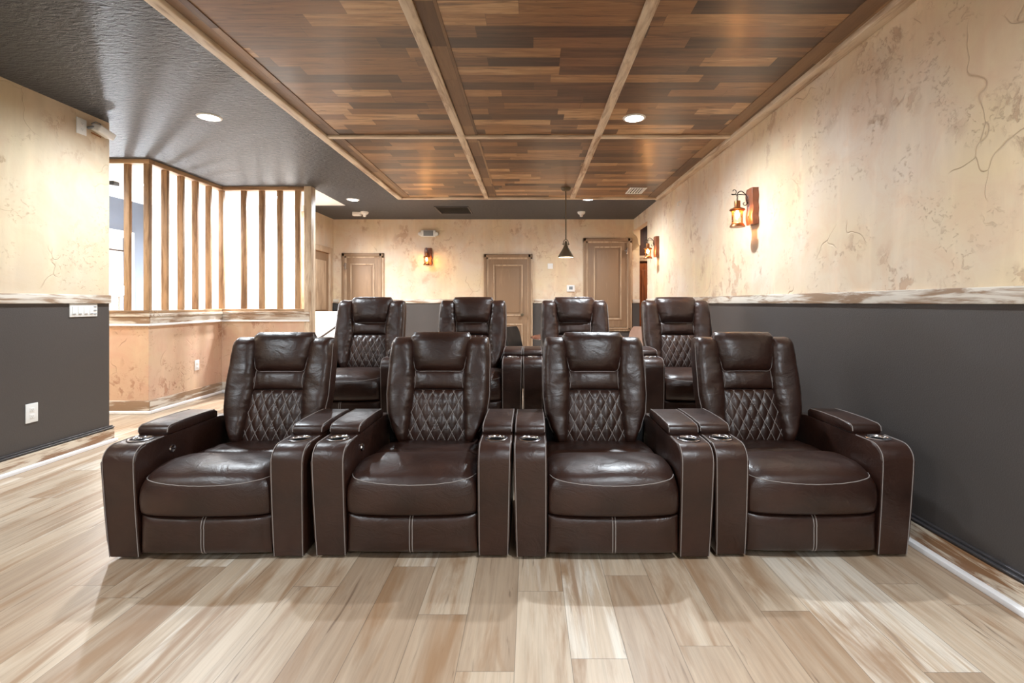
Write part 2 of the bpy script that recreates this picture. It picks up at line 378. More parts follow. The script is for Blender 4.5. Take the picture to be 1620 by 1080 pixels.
# chair rails and baseboards
R0, R1 = 1.195, 1.267
def rail(x0, x1, y0, y1, ax):
    global i
    mb = MB(); mb.box(x0, x1, y0, y1, R0, R1, bev=.004); struct(mb.build('trim_%d' % i, 'distress_'+ax)); i += 1
rail(WX-.02, WX, FY, 8.13, 'y'); rail(LX, LX+.02, FY, 4.28, 'y'); rail(-3.66, -3.56, BY-.02, BY, 'x')
rail(-2.70, -.87, BY-.02, BY, 'x'); rail(.08, .97, BY-.02, BY, 'x'); rail(1.92, 2.05, BY-.02, BY, 'x')
def base(name, sx, x, y0, y1):
    """sx = direction into the room"""
    mb = MB()
    for (d0, d1, z0, z1, mi) in ((0, .03, .0, .108, 0), (0, .024, .108, .118, 1), (0, .032, .118, .126, 1), (0, .016, .126, .138, 1), (.03, .064, 0, .026, 2)):
        a, b = sorted((x+sx*d0, x+sx*d1)); mb.box(a, b, y0, y1, z0, z1, mi, bev=.003 if mi else .002)
    struct(mb.build(name, ['distress_base', 'cap', 'shoe']))
base('baseboard_right', -1, WX, FY, 8.13)
base('baseboard_left', 1, LX, FY, 4.30)
mb = MB(); mb.box(-3.66, WX, BY-.02, BY, .0, .11, 0, .003); struct(mb.build('baseboard_back', ['distress_x']))

# ------------------------------------------------------------------ doors on the back wall
def door(n, x0, x1, z0, z1, panels, y=BY, handle=None, hinge=None):
    c = .095; mb = MB()
    mb.box(x0+c*.8, x1-c*.8, y-.03, y, z0+(c*.8 if z0 > 0 else 0), z1-c*.8, 0, .002)
    for (a, b, d, e) in panels:
        px0 = x0+c+(x1-x0-2*c)*a; px1 = x0+c+(x1-x0-2*c)*b; pz0 = z0+(z1-z0)*d; pz1 = z0+(z1-z0)*e
        for q in ((px0-.012, px1+.012, pz0-.012, pz0+.012), (px0-.012, px1+.012, pz1-.012, pz1+.012)):
            mb.box(q[0], q[1], y-.044, y-.03, q[2], q[3], 1, .004)
        for q in ((px0-.012, px0+.012), (px1-.012, px1+.012)):
            mb.box(q[0], q[1], y-.044, y-.03, pz0, pz1, 1, .004)
        mb.box(px0+.045, px1-.045, y-.039, y-.03, pz0+.045, pz1-.045, 0, .006)
    o = struct(mb.build('door_%d' % n, ['door', 'door_edge']))
    f = MB()
    segs = [(x0, x0+c, z0, z1), (x1-c, x1, z0, z1), (x0, x1, z1-c, z1)]
    if z0 > 0: segs.append((x0, x1, z0, z0+c*.7))
    for a, b, d, e in segs:
        f.box(a, b, y-.035, y, d, e, 0, .006)
        f.box(a+.012, b-.035 if b-a < .2 else b-.012, y-.05, y-.03, d+.008 if e-d > .2 else d+.03, e-.008, 1, .006)
    f.build('door_frame', ['door_edge', 'door'], o)
    if handle:
        h = MB(); h.lathe([(0, 0), (.028, 0), (.028, -.008), (.012, -.012), (.012, -.04), (.028, -.05), (.028, -.07), (0, -.075)], 0, 16, (handle[0], y-.03, handle[1]), 'y'); h.build('door_handle', 'bronze', o)
    if hinge:
        h = MB(); h.box(hinge[0]-.012, hinge[0]+.012, y-.062, y-.028, hinge[1]-.06, hinge[1]+.06, 0, .004)
        h.box(hinge[0]-.04, hinge[0]+.0, y-.06, y-.05, hinge[1]-.005, hinge[1]+.012, 0, .003); h.build('hinge', 'chrome', o)
    return o
door(1, -3.50, -2.715, 0, 2.13, [(.14, .86, .43, .9), (.14, .86, .1, .36)], hinge=(-3.42, 1.88))
door(2, -.86, .055, 0, 2.11, [(.14, .86, .46, .9), (.14, .86, .1, .38)], handle=(-.14, .98))
door(3, .99, 1.905, .675, 2.41, [(.16, .84, .13, .9)], hinge=(1.81, 2.16))
# door in the side wall next to the stairs (faces +x)
mb = MB()
mb.box(-3.66, -3.645, 8.1, 8.95, 0, 2.1, 0)
for a, b in ((.2, .95), (1.08, 1.95)): mb.box(-3.645, -3.63, 8.25, 8.8, a, b, 1, .005)
o = struct(mb.build('door_4', ['door', 'door_edge']))
mb = MB()
for q in ((8.02, 8.12, 0, 2.2), (8.93, 9.03, 0, 2.2), (8.12, 8.93, 2.1, 2.2)): mb.box(-3.66, -3.61, q[0], q[1], q[2], q[3], 0, .006)
mb.build('door_frame', 'door_edge', o)
# hall behind the opening at the right
mb = MB(); mb.box(WX+.11, 3.2, 9.75, 9.85, 0, CEIL); struct(mb.build('wall_hall_back', 'dark_hall'))
mb = MB(); mb.box(2.12, 2.95, 9.72, 9.75, 0, 1.98); mb.box(2.2, 2.85, 9.705, 9.72, .2, 1.85, 0, .006); struct(mb.build('door_5', 'hall_wood'))
mb = MB(); mb.box(2.06, 3.1, 9.68, 9.75, 2.02, 2.13, bev=.005); struct(mb.build('trim_%d' % i, 'beam_x')); i += 1
mb = MB(); mb.box(3.2, 3.3, 7.9, 9.85, 0, CEIL); mb.box(WX+.11, 3.3, 7.8, 7.9, 0, CEIL); struct(mb.build('wall_hall_right', 'plaster_peach'))
mb = MB(); mb.box(WX+.01, WX+.11, BY+.12, 9.8, 0, CEIL); struct(mb.build('wall_hall_left', 'dark_hall'))
# corbel
mb = MB(); pr = [(0, 0)]
for k in range(9): a = k/8*PI/2; pr.append((-.12+.12*(1-math.sin(a))-.0, -.02-.24*(1-math.cos(a)))) 
pts = [(0, 0), (-.13, 0), (-.13, -.05), (-.11, -.08), (-.07, -.11), (-.045, -.17), (-.04, -.24), (-.02, -.28), (0, -.28)]
P0 = [(2.05+p[0], BY-.06, 2.55+p[1]) for p in pts]; P1 = [(2.05+p[0], BY-.005, 2.55+p[1]) for p in pts]; n = len(pts)
mb.add(P0+P1, [tuple(range(n)), tuple(reversed(range(n, 2*n)))]+[(k, (k+1) % n, n+(k+1) % n, n+k) for k in range(n)], 0, False)
tag(mb.build('corbel', 'plaster'), 'pale curved corbel in the upper corner of the hallway opening', 'corbel')

# ------------------------------------------------------------------ slats of the partition
def slat(x, y, w, d, label):
    mb = MB(); mb.box(-w/2, w/2, -d/2, d/2, 0, CEIL-.05-1.12, bev=.003)
    return tag(mb.build('wooden_slat', 'slat_z', loc=(x, y, 1.12)), label, 'slat', 'vertical wooden slats on the half wall')
ordn = ['first', 'second', 'third', 'fourth', 'fifth']
slat(-4.385, PA+.05, .060, .04, 'brown wooden slat standing alone at the left end of the screen, nearest the grey room')
slat(PX-.035, PA+.035, .060, .05, 'brown wooden slat at the near corner where the slatted screen turns')
for k in range(4):
    slat(PX-.045, PA+.05+(PC-PA)*(k+1)/5, .07, .038, 'brown wooden slat on the receding side of the screen, %s behind the near corner' % ordn[k])
slat(PX-.03, PC+.045, .065, .05, 'brown wooden slat at the far inner corner of the slatted screen')
for k in range(4):
    slat(-4.095+.243*(k+1), PC+.05, .07, .04, 'brown wooden slat on the far side of the screen, %s from the far corner' % ordn[k])

# ------------------------------------------------------------------ recliner
def fn(a, b):   # smooth pseudo-noise
    return (math.sin(a*1.7+b*.6+.3)+math.sin(a*.93-b*1.31+1.7)*.8+math.sin(a*2.9+b*2.1+.9)*.45)/2.25
B0 = Vector((0, .63, .35)); TS = Vector((0, .268, .9634)); NF = Vector((0, -.9634, .268))
def bp(x, s_, n_): v = B0+TS*s_+NF*n_; return (x, v.y, v.z)
def lerp(t, pts):
    for (a, va), (b, vb) in zip(pts, pts[1:]):
        if t <= b: k = 0 if b == a else max(0, (t-a)/(b-a)); k = k*k*(3-2*k)*.5+k*.5; return va+(vb-va)*k
    return pts[-1][1]
def cushion(mb, hw, s0, s1, nb, T, nx=28, ns=28, mapf=bp, p=4., extra=None, curve=0.):
    """closed padded panel; hw(s01) half width; returns surface function"""
    def surf(u, v):
        hwv = hw((v+1)/2); e = max(0, 1-abs(u)**p)**.5*max(0, 1-abs(v)**p)**.5
        n_ = nb+T*e+(extra(u, v, e) if extra else 0)
        s_ = s0+(s1-s0)*(v+1)/2+curve*(1-u*u)*v
        return mapf(u*hwv, s_, n_)
    us = [math.sin(k*PI/2) if False else (abs(k)**.75*(1 if k >= 0 else -1)) for k in np.linspace(-1, 1, nx)]
    vs = [(abs(k)**.75*(1 if k >= 0 else -1)) for k in np.linspace(-1, 1, ns)]
    F = np.array([[surf(u, v) for v in vs] for u in us])
    mb.grid(F, 0)
    Bk = np.array([[mapf(u*hw((v+1)/2)*.96, s0+(s1-s0)*(.5+v*.48), nb-.02) for v in (-1, 1)] for u in (-1, 1)])
    n, m = F.shape[:2]; o = len(mb.v)-n*m
    ring = [o+a*m for a in range(n)]+[o+(n-1)*m+b for b in range(1, m)]+[o+a*m+m-1 for a in range(n-2, -1, -1)]+[o+b for b in range(m-2, 0, -1)]
    q = len(mb.v); mp = [mb.v[r] for r in ring]; cx = np.mean(np.array(mp), axis=0)
    back = [tuple(np.array(r)*.97+cx*.03+np.array((0, .025, 0))) for r in mp]
    mb.v += back; N = len(ring)
    for a in range(N):
        mb.f.append((ring[a], ring[(a+1) % N], q+(a+1) % N, q+a)); mb.mi.append(0); mb.sm.append(True)
    mb.f.append(tuple(range(q, q+N))); mb.mi.append(0); mb.sm.append(False)
    return surf
LT = ['leather', 'thread']
AW = .157; HWD = .465
def make_recliner(label):
    t = thing('recliner', label, 'recliner', group='brown leather home theatre recliners')
    # --- arms
    prof = [(.0, .018), (-.008, .10), (-.02, .25), (-.03, .42), (-.032, .465)]
    for k in range(1, 9):
        a = k/8*PI/2; prof.append((-.032+.075*(1-math.cos(a)), .465+.07*math.sin(a)))
    prof += [(.12, .536), (.3, .536), (.6, .538), (.70, .53), (.73, .50), (.74, .3), (.74, .03)]
    for sx in (1, -1):
        x0, x1 = sorted((sx*HWD, sx*(HWD-AW)))
        cx = (x0+x1)/2; cy = .105
        if sx == 1:
            mb = MB(); mb.prism(prof, x0, x1, 0, .013)
            tmp = mb.build('tmp', 'leather')
            cb = MB(); N = 28; cb.add([(cx+.043*math.cos(a*2*PI/N), cy+.043*math.sin(a*2*PI/N), z) for z in (.44, .6) for a in range(N)], [tuple(range(N))[::-1], tuple(range(N, 2*N))]+[(a, (a+1) % N, N+(a+1) % N, N+a) for a in range(N)]); cut = cb.build('cut', 'black')
            md = tmp.modifiers.new('b', 'BOOLEAN'); md.object = cut; md.operation = 'DIFFERENCE'; md.solver = 'EXACT'
            bpy.context.view_layer.update(); dg = bpy.context.evaluated_depsgraph_get(); dg.update(); me = bpy.data.meshes.new_from_object(tmp.evaluated_get(dg))
            vs = [v.co[:] for v in me.vertices]; fs = [tuple(p.vertices) for p in me.polygons]
            bpy.data.objects.remove(tmp); bpy.data.objects.remove(cut)
        else: vs = [(-v[0], v[1], v[2]) for v in vs]
        mb = MB(); mb.add(vs, fs, 0, True)
        # piping along both edges of front and top
        for ex in (x0+.007, x1-.007):
            mb.tube([(ex, y-.0015 if z < .45 else y, z+(.001 if z > .47 else 0)) for y, z in prof[:14]]+[(ex, .16, .5365)], .0021, 1, 5)
        def tap(v):
            f = (v[0]*sx-(HWD-AW))/AW; return (v[0]-sx*.012*max(0, 1-v[2]/.53)*f, v[1], v[2])
        mb.v = [tap(v) for v in mb.v]
        arm = mb.build('armrest', LT, t)
        # lid pad
        pb = MB()
        lp = [(.19, .536), (.182, .55), (.186, .572), (.205, .583), (.3, .588), (.45, .588), (.56, .584), (.585, .57), (.585, .536)]
        pb.prism(lp, x0+.001, x1-.001, 0, .009)
        pb.tube([(x1-.006, y, z) for y, z in lp[1:7]], .002, 1, 5); pb.tube([(x0+.006, y, z) for y, z in lp[1:7]], .002, 1, 5)
        pb.build('armrest_pad', LT, arm)
        # cup holder
        cu = MB(); cu.lathe([(.056, .5362), (.056, .5395), (.053, .5415), (.047, .5415), (.0435, .539), (.042, .53), (.0415, .452), (0, .450)], 0, 32, (cx, cy, 0))
        cu.build('cup_holder', 'chrome', arm, recalc=False)
        if True:
            lin = MB(); lin.lathe([(.0412, .528), (.0405, .456), (0, .455)], 0, 28, (cx, cy, 0)); lin.build('liner', 'black', arm, recalc=False)
    # control on the inner face of the arm at the viewer's left
    cb = MB(); cb.lathe([(.0, .004), (.012, .004), (.014, .006), (.018, .006), (.02, 0)], 0, 20, (-HWD+AW, .21, .462), 'x'); cb.build('control_button', 'chrome', t)
    # --- seat
    sw = .303
    sp = [(.66, .385), (.52, .402), (.42, .408), (.365, .410), (.335, .400), (.322, .388), (.308, .398), (.28, .418), (.22, .434), (.14, .438), (.06, .428), (.005, .405), (-.022, .375), (-.034, .33), (-.036, .28), (-.028, .235), (-.01, .217), (.04, .213)]
    def seatf(u, k):
        y, z = k; au = abs(u); side = max(0, 1-au**9)**.5
        fr = 1 if y < .3 else 0
        top = max(0, min(1, (z-.3)/.1))
        fw = max(0, min(1, (.2-y)/.2))
        return (u*sw, y-.022*(1-u*u)*fw+.03*(1-side)*(y < .1), z-top*(.045*(1-side)+.008*au**3)+.004*fn(u*3, y*25)*top)
    # resample profile
    d = [0]
    for a, b in zip(sp, sp[1:]): d.append(d[-1]+math.hypot(b[0]-a[0], b[1]-a[1]))
    def spf(w):
        w *= d[-1]
        for j in range(len(sp)-1):
            if w <= d[j+1]+1e-9:
                k = (w-d[j])/(d[j+1]-d[j]); p0 = sp[max(j-1, 0)]; p1 = sp[j]; p2 = sp[j+1]; p3 = sp[min(j+2, len(sp)-1)]
                return tuple(.5*((2*p1[c])+(-p0[c]+p2[c])*k+(2*p0[c]-5*p1[c]+4*p2[c]-p3[c])*k*k+(-p0[c]+3*p1[c]-3*p2[c]+p3[c])*k**3) for c in (0, 1))
        return sp[-1]
    us = [math.sin(a) for a in np.linspace(-PI/2, PI/2, 33)]; ws = np.linspace(0, 1, 70)
    G = np.array([[seatf(u, spf(w)) for w in ws] for u in us])
    mb = MB(); mb.grid(G, 0)
    # side skirts and bottom
    for e in (0, -1):
        col = G[e]; low = col.copy(); low[:, 2] = .213; low[:, 0] *= .985; mb.grid(np.array([col, low]), 0)
    mb.add([(-sw*.985, .66, .213), (sw*.985, .66, .213), (sw*.985, .0, .213), (-sw*.985, .0, .213)], [(0, 1, 2, 3)], 0, False)
    mb.add([(-sw, .66, .213), (sw, .66, .213), tuple(G[-1][0]), tuple(G[0][0])], [(0, 1, 2, 3)], 0, False)
    # stitch: parameter where z on the front is about .37..0.40
    st = []
    for u in np.linspace(-.97, .97, 40):
        zt = .363+.024*abs(u)**2.; best = min(np.linspace(.45, .9, 300), key=lambda w: abs(seatf(u, spf(w))[2]-zt)+(10 if spf(w)[0] > .12 else 0))
        x, y, z = seatf(u, spf(best)); st.append((x, y-.001, z+.0005))
    mb.tube(st, .0021, 1, 5)
    mb.build('seat', LT, t)
    # --- footrest
    fm = lambda x, s_, n_: (x, -n_, s_)
    mb = MB(); f = cushion(mb, lambda v: .302, .034, .212, -.004, .034, 26, 20, fm, 5., lambda u, v, e: .003*fn(u*9, v*2)*(v > .4)*e)
    for o in (-.0065, .0065):
        mb.tube([tuple(np.array(f((o)/.302, v))+np.array((0, -.0012, 0))) for v in np.linspace(-.96, .96, 24)], .0022, 1, 5)
    mb.build('footrest', LT, t)
    # --- base
    mb = MB(); mb.box(-.30, .30, .05, .74, .02, .2, 0, .01); mb.box(-.306, .306, .69, .735, .19, .5, 0, .01); mb.build('base', 'black', t)
    for sx in (-1, 1):
        for yy in (.06, .68):
            pass
    # --- backrest shell
    hwb = lambda v: lerp(v, [(0, .20), (.15, .255), (.35, .285), (.9, .285), (1, .26)])
    mb = MB(); N = 24; rings = []
    for j in range(17):
        v = j/16; s_ = -.02+.66*v; h = hwb(v); dpt = .075*(1 if v < .85 else math.sqrt(max(.05, 1-((v-.85)/.16)**2)))
        rings.append([bp(h*math.copysign(abs(math.cos(a))**.5, math.cos(a)), s_, -.035+dpt*math.copysign(abs(math.sin(a))**.6, math.sin(a))) for a in [k*2*PI/N+.01 for k in range(N)]])
    mb.grid(np.array(rings), 0, False, True); o = 0
    mb.f.append(tuple(range(N))); mb.mi.append(0); mb.sm.append(False)
    mb.f.append(tuple(range(len(mb.v)-N, len(mb.v)))); mb.mi.append(0); mb.sm.append(False)
    shell = mb.build('backrest', LT, t)
    # --- wings
    for sx in (-1, 1):
        mb = MB(); rings = []; N = 36; JS = 60; pipe = []; pipe2 = []
        for j in range(JS+1):
            v = j/JS
            if v > .9: vv = .9+.1*math.sin((v-.9)/.1*PI/2)
            else: vv = v
            s_ = .0+.655*vv
            out = lerp(s_, [(0, .215), (.05, .240), (.12, .272), (.2, .300), (.3, .311), (.5, .309), (.6, .305), (.655, .296)])
            inn = lerp(s_, [(0, .168), (.1, .160), (.3, .143), (.42, .143), (.5, .150), (.6, .155), (.655, .165)])
            cap = 1 if v < .9 else math.sqrt(max(0.0, 1-((v-.9)/.1)**2))*.8+.2*(1-(v-.9)/.1)
            bot = 1 if v > .1 else math.sqrt(max(0.02, 1-((.1-v)/.1)**2))
            c = (out+inn)/2; h = (out-inn)/2*(.82+.18*cap); D = .088*cap*bot+.004
            ring = []
            for k in range(N):
                a = k*2*PI/N; ca, sa = math.cos(a), math.sin(a)
                xx = c+h*math.copysign(abs(ca)**.62, ca); nn = .008+D*math.copysign(abs(sa)**.62, sa)*(1.02+.12*ca if sa > 0 else .8)-(.03 if v > .9 else 0)*((v-.9)/.1)**2
                if sa > 0:
                    edge = max(0, -ca)**1.5; edge2 = max(0, ca)**2
                    wr = fn(s_*95, xx*14+2)
                    nn += .0045*wr*(edge*1.7+.12+edge2*.6)*sa+.005*fn(s_*22+4, xx*30)*sa
                ring.append(bp(sx*xx, s_, nn))
            rings.append(ring)
            if .1 < v < .93:
                q = np.array(ring[2]); pipe.append(tuple(q+np.array((sx*.001, 0, 0))))
        mb.grid(np.array(rings), 0, False, True)
        mb.f.append(tuple(range(N))); mb.mi.append(0); mb.sm.append(False)
        mb.f.append(tuple(range(len(mb.v)-N, len(mb.v)))); mb.mi.append(0); mb.sm.append(False)
        mb.tube(pipe, .0021, 1, 5)
        mb.build('side_bolster', LT, shell)
    # --- quilted lumbar panel
    DX, DS = .062, .118
    def puff(u, v, e):
        h = .170+.0; x = u*lerp((v+1)/2, [(0, .182), (1, .160)]); s_ = .31*(v+1)/2
        a = x/DX+s_/DS; b = x/DX-s_/DS
        return .0085*(abs(math.sin(PI*a))*abs(math.sin(PI*b)))**.6*e
    qw = lambda v: lerp(v, [(0, .182), (1, .160)])
    mb = MB(); f = cushion(mb, qw, .015, .325, .045, .030, 90, 90, bp, 3., puff)
    def onq(x, s_):
        v = (s_-.015)/.31*2-1; u = x/qw((v+1)/2); return u, v
    for sg in (-1, 1):
        for k in range(-12, 12):
            pts = []
            for s_ in np.linspace(.02, .320, 60):
                x = (k-sg*(s_-.015)/DS)*DX
                u, v = onq(x, s_)
                if abs(u) < .985 and abs(v) < .985:
                    q = np.array(f(u, v)); q = q+np.array(NF)*.0012; pts.append(tuple(q))
            if len(pts) > 2: mb.tube(pts, .0016, 1, 4)
    mb.build('lumbar_cushion', LT, shell)
    # --- upper roll
    mb = MB(); f = cushion(mb, lambda v: .160, .328, .445, .045, .034, 26, 20, bp, 2.4, lambda u, v, e: .002*fn(u*14, v*2))
    for sx in (-1, 1):
        for o in (.0, .055):
            mb.tube([tuple(np.array(f(sx*(.985-o-.05*(1-v*v)), v))+np.array(NF)*.0012) for v in np.linspace(-.98, .9, 22)], .0018, 1, 4)
    mb.build('upper_cushion', LT, shell)
    # --- head pillow
    def pw(u, v, e):
        ed = abs(u)**4
        return .006*fn(v*11, u*2)*ed*e+.004*fn(u*12, v*3)*(abs(v)**4)*e
    mb = MB()
    ph = lambda v: lerp(v, [(0, .140), (.12, .158), (.5, .178), (.85, .192), (1, .172)])
    f = cushion(mb, ph, .428, .682, .040, .080, 44, 38, bp, 3.2, pw)
    pts = [tuple(np.array(f(-.96, v))) for v in np.linspace(.9, -.9, 16)]+[tuple(np.array(f(u, -.955))) for u in np.linspace(-.85, .85, 16)]+[tuple(np.array(f(.96, v))) for v in np.linspace(-.9, .9, 16)]
    mb.tube(pts, .002, 1, 4)
    mb.build('headrest_pillow', LT, shell)
    # top cap of the pillow wrapping over the shell
    mb = MB(); mb.tube([bp(x, .632-.0*abs(x), -.02) for x in np.linspace(-.17, .17, 14)], [.03]+[.05]*12+[.03], 0, 16); mb.build('pillow_flap', LT, shell)
    return t
front = [(-1.507, 2.300, .01), (-.550, 2.312, 0.), (.389, 2.300, 0.), (1.327, 2.322, 0.)]
fl = ['brown leather recliner in the front row at the far left, beside the grey left wall',
      'brown leather recliner in the front row, second from the left',
      'brown leather recliner in the front row, second from the right',
      'brown leather recliner in the front row at the far right, beside the dark right wall']
bl = ['brown leather recliner in the raised back row at the far left, by the stairs',
      'brown leather recliner in the raised back row, second from the left, before the middle door',
      'brown leather recliner in the raised back row, second from the right',
      'brown leather recliner in the raised back row at the far right, nearest the right wall']
rec = make_recliner(fl[0])
for k, (x, y, r) in enumerate(front):
    if k == 0: rec.location = (x, y, 0); rec.rotation_euler.z = r
    else: dup(rec, (x, y, 0), r, fl[k])
for k, x in enumerate((-1.455, -.522, .410, 1.342)):
    dup(rec, (x, 3.80, RZ), 0, bl[k])

# ------------------------------------------------------------------ lamps
def downlight(x, y, label, w=DOWN_W, z=CEIL-.004, col=(.86, .94, 1)):
    t = thing('recessed_light', label, 'ceiling light', (x, y, z), 0, 'recessed ceiling lights')
    mb = MB(); mb.lathe([(.072, -.001), (.076, -.008), (.092, -.006), (.096, 0)], 0, 32); mb.build('trim_ring', 'plastic', t)
    mb = MB(); mb.lathe([(0, -.005), (.05, -.0045), (.073, -.003)], 0, 32); mb.build('lens', 'lamp_on', t)
    l = bpy.data.lights.new('downlight_lamp', 'SPOT'); l.energy = w*4; l.spot_size = math.radians(174); l.spot_blend = .9
    l.shadow_soft_size = .06; l.color = col
    o = bpy.data.objects.new('downlight_lamp', l); COL.objects.link(o); o.parent = t; o.location = (0, 0, -.02)
    return t
downlight(-2.69, 4.14, 'bright recessed ceiling light on the dark ceiling, nearest, above the left aisle', z=CEIL)
downlight(.88, 4.15, 'bright recessed ceiling light set in the wooden ceiling planks')
downlight(-2.67, 7.45, 'bright recessed ceiling light in the dark ceiling beside the slatted screen end', z=CEIL)
downlight(.876, 7.40, 'bright recessed ceiling light in the dark ceiling just past the wood panels', z=CEIL)
for x in (-2.69, .88):
    downlight(x, .6, 'recessed ceiling light near the front of the room, %s' % ('left side' if x < 0 else 'right side'), z=CEIL-.004 if x > 0 else CEIL)
    downlight(x, -2.2, 'recessed ceiling light close to the front wall, %s' % ('left side' if x < 0 else 'right side'), z=CEIL-.004 if x > 0 else CEIL)
downlight(-5.1, 6.5, 'added fill light in the white ceiling of the stair room, left', STAIR_FILL_W, CEIL, (1, .99, .98))  # unseen fill lamp, added so the stair room glows white
downlight(-3.75, 7.25, 'added fill light in the white stairwell ceiling, right', STAIR_FILL_W, CEIL, (1, .99, .98))  # second added fill lamp for the white stair room
downlight(-5.3, 4.8, 'recessed light above the passage left of the half wall', 25, CEIL)
downlight(2.6, 8.9, 'recessed light in the side hallway ceiling', 12, CEIL, (1, .8, .6))

# wall lamp with glowing globe in the stair room
t = thing('floor_lamp', 'glaring white globe lamp behind the slatted screen at the left', 'lamp', (-5.83, 7.0, 0))
mb = MB(); mb.lathe([(0, 0), (.15, 0), (.15, .02), (.02, .035), (0, .035)], 0, 28); mb.build('base', 'chrome', t)
mb = MB(); mb.tube([(0, 0, .03), (0, 0, 1.29)], .011, 0, 10); mb.lathe([(0, 1.27), (.035, 1.28), (.04, 1.30), (0, 1.30)], 0, 16); mb.build('pole', 'chrome', t)
mb = MB(); mb.lathe([(.08*math.sin(a), -.08*math.cos(a)) for a in np.linspace(0, PI, 16)], 0, 24, (0, 0, 1.375)); mb.build('globe', 'globe_on', t)

def sconce(label):
    """faces -y at rotation 0: back plate on plane y=0, lantern towards -y"""
    t = thing('wall_sconce', label, 'wall lamp', (0, 0, 0), 0, 'rustic lantern wall sconces')
    mb = MB(); nz = 14; P = []
    for k in range(nz+1):
        z = -.138+.31*k/nz; w1 = .068+.005*math.sin(k*1.3); w0 = -.066+.006*math.sin(k*.9+1); d = -.055-.004*math.sin(k*.7)
        P.append([(w0, 0, z), (w0+.003, d+.004, z), (w0+.01, d, z), (w1-.01, d, z), (w1-.003, d+.004, z), (w1, 0, z)])
    mb.grid(np.array(P), 0, False, True); mb.f.append(tuple(range(6))); mb.mi.append(0); mb.sm.append(False)
    mb.f.append(tuple(range(len(mb.v)-6, len(mb.v)))); mb.mi.append(0); mb.sm.append(False)
    for z in (.02, -.07): mb.lathe([(0, -.004), (.006, -.002), (.006, 0)], 1, 8, (0, -.058, z), 'y')
    mb.build('wooden_plate', ['slab', 'iron'], t)
    A = MB(); pts = [(0, -.062, .045), (0, -.070, .055), (0, -.075, .07), (0, -.07, .1), (0, -.085, .125), (0, -.115, .15), (0, -.13, .15), (0, -.148, .138), (0, -.155, .125), (0, -.155, .11)]
    A.tube(pts, .0045, 0, 8)
    sp = []
    for k in range(22):
        a = k/21*PI*1.9+PI*1.1; r = .006+.028*(1-k/21)
        sp.append((0, -.185+r*math.cos(a)*1., .148+r*math.sin(a)))
    A.tube([(0, -.075, .118), (0, -.12, .122), (0, -.16, .12)]+sp[2:], .0035, 0, 7)
    sp = []
    for k in range(16):
        a = -k/15*PI*1.7+PI*.2; r = .006+.018*(1-k/15); sp.append((0, -.092+r*math.cos(a), .045+r*math.sin(a)))
    A.tube([(0, -.07, .075)]+sp, .0035, 0, 7)
    A.build('scroll_arm', 'iron', t)
    C = MB()
    for k in range(4):
        zc = .108-.013*k; e = [((.006*math.cos(a) if k % 2 else 0), -.155+(0 if k % 2 else .006*math.cos(a)), zc+.01*math.sin(a)) for a in np.linspace(0, 2*PI, 11)[:-1]]
        C.tube(e, .0018, 0, 5, True)
    C.build('chain', 'iron', t)
    L = (0, -.155, 0)
    K = MB(); K.lathe([(0, .067), (.023, .067), (.025, .062), (.025, .012), (.034, .008), (.058, -.002), (.065, -.012), (.058, -.014), (.05, -.024), (.046, -.022), (.03, 0), (0, 0)], 0, 28, L)
    cap = K.build('lamp_cap', 'copper', t)
    G = MB(); G.lathe([(.045, -.02), (.045, -.125)], 0, 28, L); G.build('glass_cylinder', 'glass', t)
    for a in (0, PI/2, PI, 3*PI/2):
        pass
    Bm = MB(); Bm.lathe([(0, -.125), (.044, -.125), (.05, -.13), (.063, -.15), (.064, -.158), (0, -.158)], 0, 28, L); Bm.build('lamp_base', 'copper', t)
    Q = MB(); Q.lathe([(0, -.012), (.008, -.014), (.012, -.03), (.018, -.048), (.018, -.06), (.011, -.078), (0, -.086)], 0, 18, L); Q.build('bulb', 'bulb_on', t)
    return t
s1 = sconce('rustic lantern sconce on a wood slab, nearest, on the right wall by itself')
s1.location = (WX, 4.24, 2.01); s1.rotation_euler.z = -PI/2
dup(s1, (WX, 7.45, 2.03), -PI/2, 'rustic lantern sconce on the right wall beside the hallway opening')
dup(s1, (-1.89, BY, 2.05), 0, 'rustic lantern sconce on the back wall below the emergency light')

# pendant
t = thing('pendant_lamp', 'bronze cone pendant lamp hanging on a thin rod before the back wall', 'pendant lamp', (.49, 6.68, CEIL-.004))
mb = MB(); mb.lathe([(0, 0), (.066, 0), (.066, -.02), (.05, -.035), (.012, -.042), (0, -.042)], 0, 28); mb.build('canopy', 'bronze', t)
mb = MB(); mb.tube([(0, 0, -.03), (0, 0, -.70)], .0085, 0, 10); mb.build('rod', 'bronze', t)
mb = MB(); mb.tube([(-.033, 0, -.775), (-.033, 0, -.73), (-.02, 0, -.705), (0, 0, -.697), (.02, 0, -.705), (.033, 0, -.73), (.033, 0, -.775)], .0055, 0, 8)
mb.tube([(-.05, 0, -.76), (.05, 0, -.76)], .006, 0, 8); mb.lathe([(0, -.72), (.012, -.72), (.018, -.74), (.018, -.77), (.03, -.785), (.03, -.8), (0, -.8)], 0, 20); mb.build('yoke', 'bronze', t)
mb = MB(); mb.lathe([(.026, -.785), (.034, -.80), (.040, -.815), (.104, -.925), (.106, -.94), (.102, -.94), (.1, -.926), (.036, -.817), (.02, -.81)], 0, 36); sh = mb.build('shade', 'bronze', t)
mb = MB(); mb.lathe([(.037, -.82), (.0995, -.928), (.1, -.938)], 0, 36); mb.build('shade_lining', 'white_paint', sh, recalc=False)
mb = MB(); mb.lathe([(0, -.83), (.012, -.835), (.028, -.87), (.028, -.885), (.018, -.905), (0, -.912)], 0, 18); mb.build('bulb', 'pendant_on', t)

